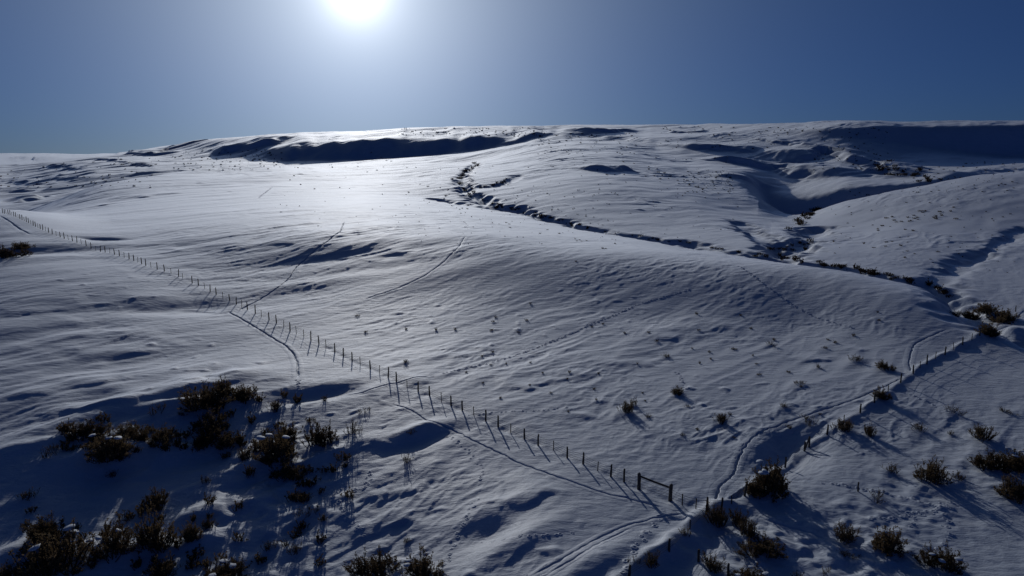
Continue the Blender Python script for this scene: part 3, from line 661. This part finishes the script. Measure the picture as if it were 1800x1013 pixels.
def post_mesh(name, r_, h_, n, seed):
    g = random.Random(seed); V, F = [], []
    pts = [(0, 0, -.5), (g.uniform(-.01, .01), 0, .3*h_), (g.uniform(-.02, .02), g.uniform(-.02, .02), .7*h_), (g.uniform(-.03, .03), g.uniform(-.03, .03), h_-.04), (g.uniform(-.03, .03), g.uniform(-.03, .03), h_)]
    tube(V, F, pts, [r_*1.08, r_*g.uniform(.95, 1.08), r_*g.uniform(.9, 1), r_*g.uniform(.85, .95), r_*.7], n)
    V = [(v[0], v[1], v[2]+(g.uniform(-.02, .03) if v[2] > h_-.02 else 0)) for v in V]
    m = mesh_from(name, V, F); return m
PM = {'w': [post_mesh('wood_post', .092, 1.45, 8, i) for i in range(4)], 'b': [post_mesh('brace_post', .16, 1.6, 10, 9)]}
V, F = [], []
for (a, b) in (((-.035, 0), (.035, 0)), ((0, -.0), (0, .06))):
    c0 = len(V)
    for z in (-.5, 1.3):
        V += [(a[0]-.008, a[1]-.008, z), (b[0]+.008, a[1]-.008, z), (b[0]+.008, b[1]+.008, z), (a[0]-.008, b[1]+.008, z)]
    F += [(c0, c0+1, c0+5, c0+4), (c0+1, c0+2, c0+6, c0+5), (c0+2, c0+3, c0+7, c0+6), (c0+3, c0, c0+4, c0+7), (c0+4, c0+5, c0+6, c0+7)]
PM['s'] = [mesh_from('steel_post', V, F)]
def fence(posts, label, strands=(.3, .6, .9, 1.15), hmul=1.0):
    pos = hits([p[:2] for p in posts]); base = np.column_stack([pos, height(pos[:, 0], pos[:, 1])])
    root = bpy.data.objects.new('wire_fence', None); COL.objects.link(root); mid = base[len(base)//2]
    root.location = mid; root['label'] = label; root['category'] = 'fence'
    tops = []
    for k, p in enumerate(posts):
        g = random.Random(k*13+len(posts)); kind = p[2]
        ms = PM[kind]; me = ms[k % len(ms)]
        o = link({'w': 'post', 'b': 'brace_post', 's': 'steel_post'}[kind], me, M_STEEL if kind == 's' else M_WOOD, root)
        o.location = base[k]-mid
        lean = .03 if kind != 'b' else .01
        o.rotation_euler = (g.gauss(0, lean), g.gauss(0, lean), g.uniform(0, 6.28)); s = g.uniform(.9, 1.08)*hmul if kind != 'b' else 1
        if kind == 's': s *= .95
        s *= float(np.interp(np.hypot(*base[k][:2]), [60, 75, 110], [.8, .88, 1.0])) if kind != 'b' else .9
        o.scale = (1, 1, s)
        tops.append(s)
    for hgt in strands:
        V, F = [], []; pts = []
        for k in range(len(base)):
            q = base[k]-mid; q = q+np.array([0, 0, hgt*tops[k]]); pts.append(q)
            if k < len(base)-1:
                q2 = base[k+1]-mid+np.array([0, 0, hgt*tops[k+1]]); mm = (q+q2)/2; mm[2] -= .03; pts.append(mm)
        tube(V, F, pts, .011, 4); link('wire', mesh_from('wire', V, F), M_WIRE, root)
    return root, base, mid
lw = smooth_line(hits(LONG), 2.3, 2)
inv = []
def project(x, y, z):
    d = np.array([x, y, z-CAMH]); f = d[1]*math.cos(PITCH)-d[2]*math.sin(PITCH); u = d[1]*math.sin(PITCH)+d[2]*math.cos(PITCH)
    return CX+FPX*x/f, CY-FPX*u/f
for k, q in enumerate(lw[:-1]):
    px, py = project(q[0], q[1], float(height(*q)))
    inv.append((px, py, 's' if k % 3 == 2 else 'w'))
fA, bA, mA = fence(inv+POSTS_A, 'long wire fence with many posts running from the braced corner to the upper left')
ib = [k for k, p in enumerate(inv+POSTS_A) if p[2] == 'b']
V, F = [], []
a = bA[ib[0]]-mA+np.array([0, 0, 1.22]); b = bA[ib[1]]-mA+np.array([0, 0, 1.14]); tube(V, F, [a, (a+b)/2+np.array([0, 0, -.03]), b], [.085, .09, .08], 8)
link('brace_rail', mesh_from('brace_rail', V, F), M_WOOD, fA)
fB, bB, mB = fence(POSTS_B, 'wire fence running up right from the corner to the creek along a snow drift', hmul=.85)
V, F = [], []
tube(V, F, [bB[3]-mB+np.array([0, 0, .05]), bB[4]-mB+np.array([0, 0, 1.15])], [.09, .08], 8)
link('brace_rail', mesh_from('brace_rail', V, F), M_WOOD, fB)
fence(POSTS_C, 'short wire fence on a drift running from the corner down to the bottom edge', hmul=.8)
fence(POSTS_D, 'two short posts with wire right of the drift at the bottom edge', hmul=.8)
# a lone stake
c = hit(1508, 864); o = link('wooden_stake', post_mesh('wooden_stake', .07, .9, 7, 77), M_WOOD)
o.location = (c[0], c[1], float(height(*c))); o.rotation_euler = (.05, -.12, .4)
o['label'] = 'lone leaning wooden stake with a long shadow on the lower right flat'; o['category'] = 'stake'

# ------------------------------------------------------------------ brush
def shrub_meshes(kind, seed):
    """unit shrub: about 1 wide and 1 tall; stems and leaves"""
    g = random.Random(seed); SV, SF, LV, LF = [], [], [], []
    n_main, n_sub, n_leaf, up, lsize = {'d': (84, 6, 11, .85, .026), 'p': (60, 5, 8, 1.15, .023), 's': (28, 3, 7, 1.0, .028), 'f': (16, 3, 6, .9, .075)}[kind]
    lob = [(g.uniform(0, 6.28), g.uniform(.65, 1.0)) for _ in range(5)]
    def leaf(p, d):
        d = d/np.linalg.norm(d); s = np.cross(d, [g.gauss(0, 1), g.gauss(0, 1), g.gauss(0, 1)]); s /= np.linalg.norm(s)+1e-6
        L = lsize*g.uniform(.7, 1.9); W = L*g.uniform(.22, .4); b = len(LV)
        LV.extend([p-s*W*.3, p+d*L*.5-s*W, p+d*L, p+d*L*.5+s*W]); LF.append((b, b+1, b+2, b+3))
    cen = [(0, 0, 1.0)]+[(g.gauss(0, .17), g.gauss(0, .17), g.uniform(.55, .9)) for _ in range(3 if kind in 'dp' else 2)]
    for i in range(n_main):
        cx_, cy_, cs_ = cen[i % len(cen)]
        az = g.uniform(0, 6.28); fac = 1.0
        for (la, lv) in lob:
            fac = min(fac, 1-(1-lv)*math.exp(-((az-la+3.14) % 6.28-3.14)**2/.25))
        el = math.asin(min(.995, g.uniform(.12 if kind == 'd' else .35, 1)**(.8/up)))
        d = np.array([math.cos(az)*math.cos(el)*.4, math.sin(az)*math.cos(el)*.4, math.sin(el)*1.0])*fac*g.uniform(.6, 1.0)*cs_
        r0 = np.array([math.cos(az)*.16*g.random()**.5*math.cos(el)+g.gauss(0, .05), math.sin(az)*.16*g.random()**.5*math.cos(el)+g.gauss(0, .05), -.08])+np.array([cx_, cy_, 0])
        bend = np.array([g.gauss(0, .03), g.gauss(0, .03), .08])
        pts = [r0, r0+d*.4-bend*.3, r0+d*.75, r0+d+bend*.5]
        th = .013 if kind != 'f' else .03
        tube(SV, SF, pts, [th, th*.8, th*.5, th*.2], 3, False)
        for j in range(n_sub):
            t = g.uniform(.35, 1); base = r0+d*t
            sd_ = d/np.linalg.norm(d)*.8+np.array([g.gauss(0, .55), g.gauss(0, .55), g.uniform(.1, .8)]); sd_ /= np.linalg.norm(sd_)
            L = g.uniform(.07, .2)*(1.15-.3*t)
            tip = base+sd_*L*np.array([.75, .75, 1])
            tube(SV, SF, [base, tip], [th*.4, th*.12], 3, False)
            for q in range(n_leaf):
                u = g.uniform(.15, 1.05); p = base+(tip-base)*u+np.array([g.gauss(0, .012) for _ in range(3)])
                leaf(p, sd_+np.array([g.gauss(0, .6), g.gauss(0, .6), g.gauss(.3, .5)]))
    return mesh_from('stems', SV, SF), mesh_from('foliage', LV, LF)
PROTO = {k: [shrub_meshes(k, 100+i*7+ord(k)) for i in range(n)] for k, n in (('d', 7), ('p', 5), ('s', 5), ('f', 4))}
def snow_cap_mesh(seed):
    g = random.Random(seed); V, F = [], []
    nr, ns = 5, 9
    for i in range(nr+1):
        th = math.pi*i/nr
        for j in range(ns):
            a = 2*math.pi*j/ns; k = 1+g.uniform(-.25, .25)
            V.append((math.sin(th)*math.cos(a)*k, math.sin(th)*math.sin(a)*k, math.cos(th)*(.5 if th < 1.57 else .3)))
    for i in range(nr):
        for j in range(ns): F.append((i*ns+j, i*ns+(j+1) % ns, (i+1)*ns+(j+1) % ns, (i+1)*ns+j))
    return mesh_from('snow_cap', V, F)
CAPS = [snow_cap_mesh(i) for i in range(3)]
def place_shrub(k, s):
    px, py, wpx, hpx, kind, lab, grp = s
    c = hit(px, py); z = float(height(*c)); d = math.sqrt(c[0]**2+c[1]**2+(CAMH-z)**2)
    k_ = 1.12 if grp == G_HOLLOW else 1.0
    wm = wpx*d/FPX*1.18*k_; hm = hpx*d/FPX*1.08*k_
    g = random.Random(k)
    creek_kind = grp == G_CREEK
    root = bpy.data.objects.new('willow_bush' if creek_kind else 'sagebrush', None); COL.objects.link(root)
    root.location = (c[0], c[1], z); root.rotation_euler = (0, 0, g.uniform(0, 6.28)); root.scale = (wm, wm, hm)
    root['label'] = lab; root['category'] = 'bush' if creek_kind else 'sagebrush'; root['group'] = grp
    sm, lm = PROTO[kind][k % len(PROTO[kind])]
    link('stems', sm, M_STEM, root); link('foliage', lm, M_LEAFD if creek_kind else M_LEAF, root)
    if wpx > 44 and k % 2 == 0 and kind == 'd':
        for q in range(3):
            o = link('snow_clump', CAPS[q], M_TRAIL, root, True); a = g.uniform(0, 6.28); rr_ = g.uniform(.2, .38)
            o.location = (math.cos(a)*rr_, math.sin(a)*rr_, g.uniform(.45, .62)); o.scale = (.085, .075, .06); o.rotation_euler = (g.uniform(-.3, .3), g.uniform(-.3, .3), 0)
    return root
for k, s in enumerate(SHRUBS): place_shrub(k, s)

# small plants of which only tips or dots show: one object each, told apart by where they grow
def tiny(px, py, wpx, hpx, lab, grp, k, name='sagebrush', dark=False):
    c = hit(px, py); z = float(height(*c)); d = math.sqrt(c[0]**2+c[1]**2+(CAMH-z)**2)
    g = random.Random(1000+k); key = ('tiny', k % 4, dark)
    if key not in TINY:
        sm, lm = PROTO['f'][k % 4]
        me = bpy.data.meshes.new('low_brush'); V = [v.co[:] for v in sm.vertices]; F = [tuple(p.vertices) for p in sm.polygons]
        b = len(V); V += [v.co[:] for v in lm.vertices]; F += [tuple(i+b for i in p.vertices) for p in lm.polygons]
        me.from_pydata(V, [], F); me.update(); me.materials.append(M_LEAFD if dark else M_LEAF); TINY[key] = me
    o = link(name, TINY[key]); o.location = (c[0], c[1], z); o.scale = (wpx*d/FPX, wpx*d/FPX, hpx*d/FPX); o.rotation_euler = (0, 0, g.uniform(0, 6.28))
    o['label'] = lab; o['category'] = 'bush' if dark else 'sagebrush'; o['group'] = grp
TINY = {}
kk = 0
for (px, py) in [(931, 677), (997, 667), (968, 691), (1044, 685), (999, 724), (1230, 639), (1288, 614), (868, 566), (714, 579), (1098, 586), (1040, 575), (1227, 581), (1320, 578), (1120, 640), (1290, 770), (1225, 755), (880, 700), (820, 655), (1450, 612), (1500, 590), (1140, 585), (890, 640), (1330, 640)]+[(random.uniform(820, 1560), random.uniform(540, 740)) for _ in range(34)]+[(random.uniform(620, 1000), random.uniform(500, 620)) for _ in range(6)]:
    tiny(px, py, random.uniform(6, 10), random.uniform(3.5, 5.5), *(('tiny sagebrush tip poking through drifted snow high on the open slope', 'sagebrush tips high on the open slope') if py < 620 else ('tiny sagebrush tip poking through drifted snow low on the open slope', 'sagebrush tips low on the open slope')), kk); kk += 1
def along(pts, n, spread, wr, hr, lab, grp, name='willow_bush', dark=True):
    global kk
    Q = resample(np.array(pts, float), .5); g = random.Random(len(pts)*31+n)
    for i in range(n):
        q = Q[g.randrange(len(Q))]
        wpx = g.uniform(*wr)*(1.35 if dark else 1.15)
        tiny(q[0]+g.gauss(0, spread*1.6), q[1]+g.gauss(0, spread), wpx, wpx*g.uniform(*hr), lab, grp, kk, name, dark); kk += 1
hollow = [(120, 772), (170, 780), (240, 790), (262, 760), (305, 765), (325, 700), (370, 700), (410, 690), (340, 755), (390, 735), (420, 770), (445, 790), (470, 770), (515, 800), (470, 815), (520, 845), (550, 850), (400, 800), (330, 790), (60, 900), (140, 930), (220, 940), (310, 960), (420, 950), (450, 985), (560, 950), (590, 830), (610, 870), (540, 740), (505, 700), (455, 705), (180, 745), (100, 965), (160, 1000), (240, 1000), (340, 1000)]
def hollow_label(px, py):
    if px < 330 and py < 860: return 'small brush sprig beside the long clump of sagebrush at left', 'sprigs by the long clump'
    if py < 740: return 'small brush sprig under the bank at the top of the shadowed hollow', 'sprigs under the bank'
    if py < 890 and px < 450: return 'small brush sprig round the tall sagebrush in the dark of the hollow', 'sprigs in the dark of the hollow'
    if py < 890: return 'small brush sprig round the biggest sagebrush in the right part of the hollow', 'sprigs in the right part of the hollow'
    if px < 340: return 'small brush sprig among the large bushes in the bottom left', 'sprigs in the bottom left'
    return 'small brush sprig at the foot of the hollow near the bottom edge', 'sprigs at the foot of the hollow'
for row in [((80, 320), (755, 800), 12), ((320, 560), (690, 790), 16), ((420, 620), (780, 880), 14), ((20, 340), (900, 1005), 16), ((340, 620), (880, 1000), 14)]:
    hollow += [(random.uniform(*row[0]), random.uniform(*row[1])) for _ in range(row[2])]
for (px, py) in hollow:
    tiny(px+random.uniform(-6, 6), py+random.uniform(-5, 5), random.uniform(15, 28), random.uniform(12, 24), *hollow_label(px, py), kk); kk += 1
along([(840, 290), (800, 318), (822, 340), (868, 362)], 34, 2.2, (4, 8), (.4, .8), 'small dark bush on the upper bend of the creek', 'bushes on the upper creek bend')
along([(868, 362), (935, 376), (985, 390), (1045, 403)], 32, 2.2, (4, 8.5), (.4, .7), 'small dark bush lining the middle creek between bright banks', 'bushes along the middle creek')
along([(1060, 408), (1150, 420), (1250, 436), (1330, 447)], 16, 1.2, (4, 8), (.4, .7), 'low dark brush in the narrow creek below the round hill', 'brush in the narrow creek')
along([(1370, 455), (1440, 465), (1540, 482), (1640, 504), (1670, 520)], 40, 2.2, (6, 13), (.5, .8), 'dark bush along the lower creek towards the right edge', 'bushes along the lower creek')
along([(815, 330), (860, 329), (905, 312)], 12, 1.5, (4, 7), (.4, .7), 'dark bush along the short side draw above the creek bend', 'bushes along the side draw')
along([(1590, 322), (1550, 300), (1650, 322), (1560, 290)], 26, 4, (6, 11), (.4, .7), 'dark bush at the head of the shaded ravine on the right', 'bushes at the ravine head')
along([(1400, 392), (1435, 370), (1380, 410)], 20, 2.5, (7, 12), (.5, .8), 'brown bush in the mouth of the shaded ravine', 'bushes in the ravine mouth')
along([(1320, 455), (1390, 440), (1420, 425)], 18, 4, (5, 10), (.5, .8), 'dark bush where the ravine joins the creek', 'bushes at the ravine junction')
along([(1560, 395), (1600, 385), (1660, 370), (1690, 385)], 26, 8, (4, 7), (.4, .6), 'dark speck of sagebrush on the pale slope at right', 'sagebrush specks on the right slope', 'sagebrush', False)
along([(1480, 410), (1560, 430), (1640, 450)], 14, 12, (4, 6), (.4, .6), 'scattered sagebrush speck on the lower part of the right slope', 'sagebrush specks low on the right slope', 'sagebrush', False)
along([(1080, 300), (1100, 285), (1180, 320), (1250, 335)], 18, 7, (3, 6), (.4, .7), 'sagebrush speck on the side of the round middle hill', 'sagebrush specks on the middle hill', 'sagebrush', False)
along([(640, 270), (700, 300), (760, 330), (840, 385), (980, 420), (1110, 440)], 34, 9, (3, 6), (.35, .6), 'sagebrush speck on the bright flat between brow and creek', 'sagebrush specks on the bright flat', 'sagebrush', False)
# the far heather of brush on the plateau: too small and too many to count
V, F = [], []
g = random.Random(5)
for i in range(1500):
    reg = g.choice([((940, 1120), (235, 272)), ((1160, 1420), (222, 262)), ((1200, 1290), (300, 340)), ((1430, 1560), (225, 300)), ((300, 500), (262, 300)), ((0, 280), (275, 330)), ((1580, 1790), (285, 340)), ((700, 960), (225, 240)), ((480, 1000), (290, 400)), ((700, 1100), (330, 430)), ((1000, 1300), (270, 420)), ((1450, 1790), (330, 480))])
    px = g.uniform(*reg[0]); py = g.uniform(*reg[1]); c = hit(px, py)
    if np.hypot(*c) > 1480: continue
    z = float(height(*c)); d = np.hypot(*c); wm = g.uniform(1.0, 3.2)*d/FPX; b = len(V)
    for j in range(5):
        a = g.uniform(0, 6.28); x, y = c[0]+wm*.35*math.cos(a), c[1]+wm*.35*math.sin(a); hh = wm*g.uniform(.3, .55); q = wm*.35; b = len(V)
        V += [(x-q, y-q*.6, z-.3), (x+q, y-q*.5, z-.3), (x, y+q, z-.3), (x+g.uniform(-.3, .3)*q, y, z+hh)]
        F += [(b, b+1, b+3), (b+1, b+2, b+3), (b+2, b, b+3)]
o = link('far_brush', mesh_from('far_brush', V, F), M_LEAFD); o['kind'] = 'stuff'; o['label'] = 'dark specks of brush scattered over the far hills'; o['category'] = 'brush'
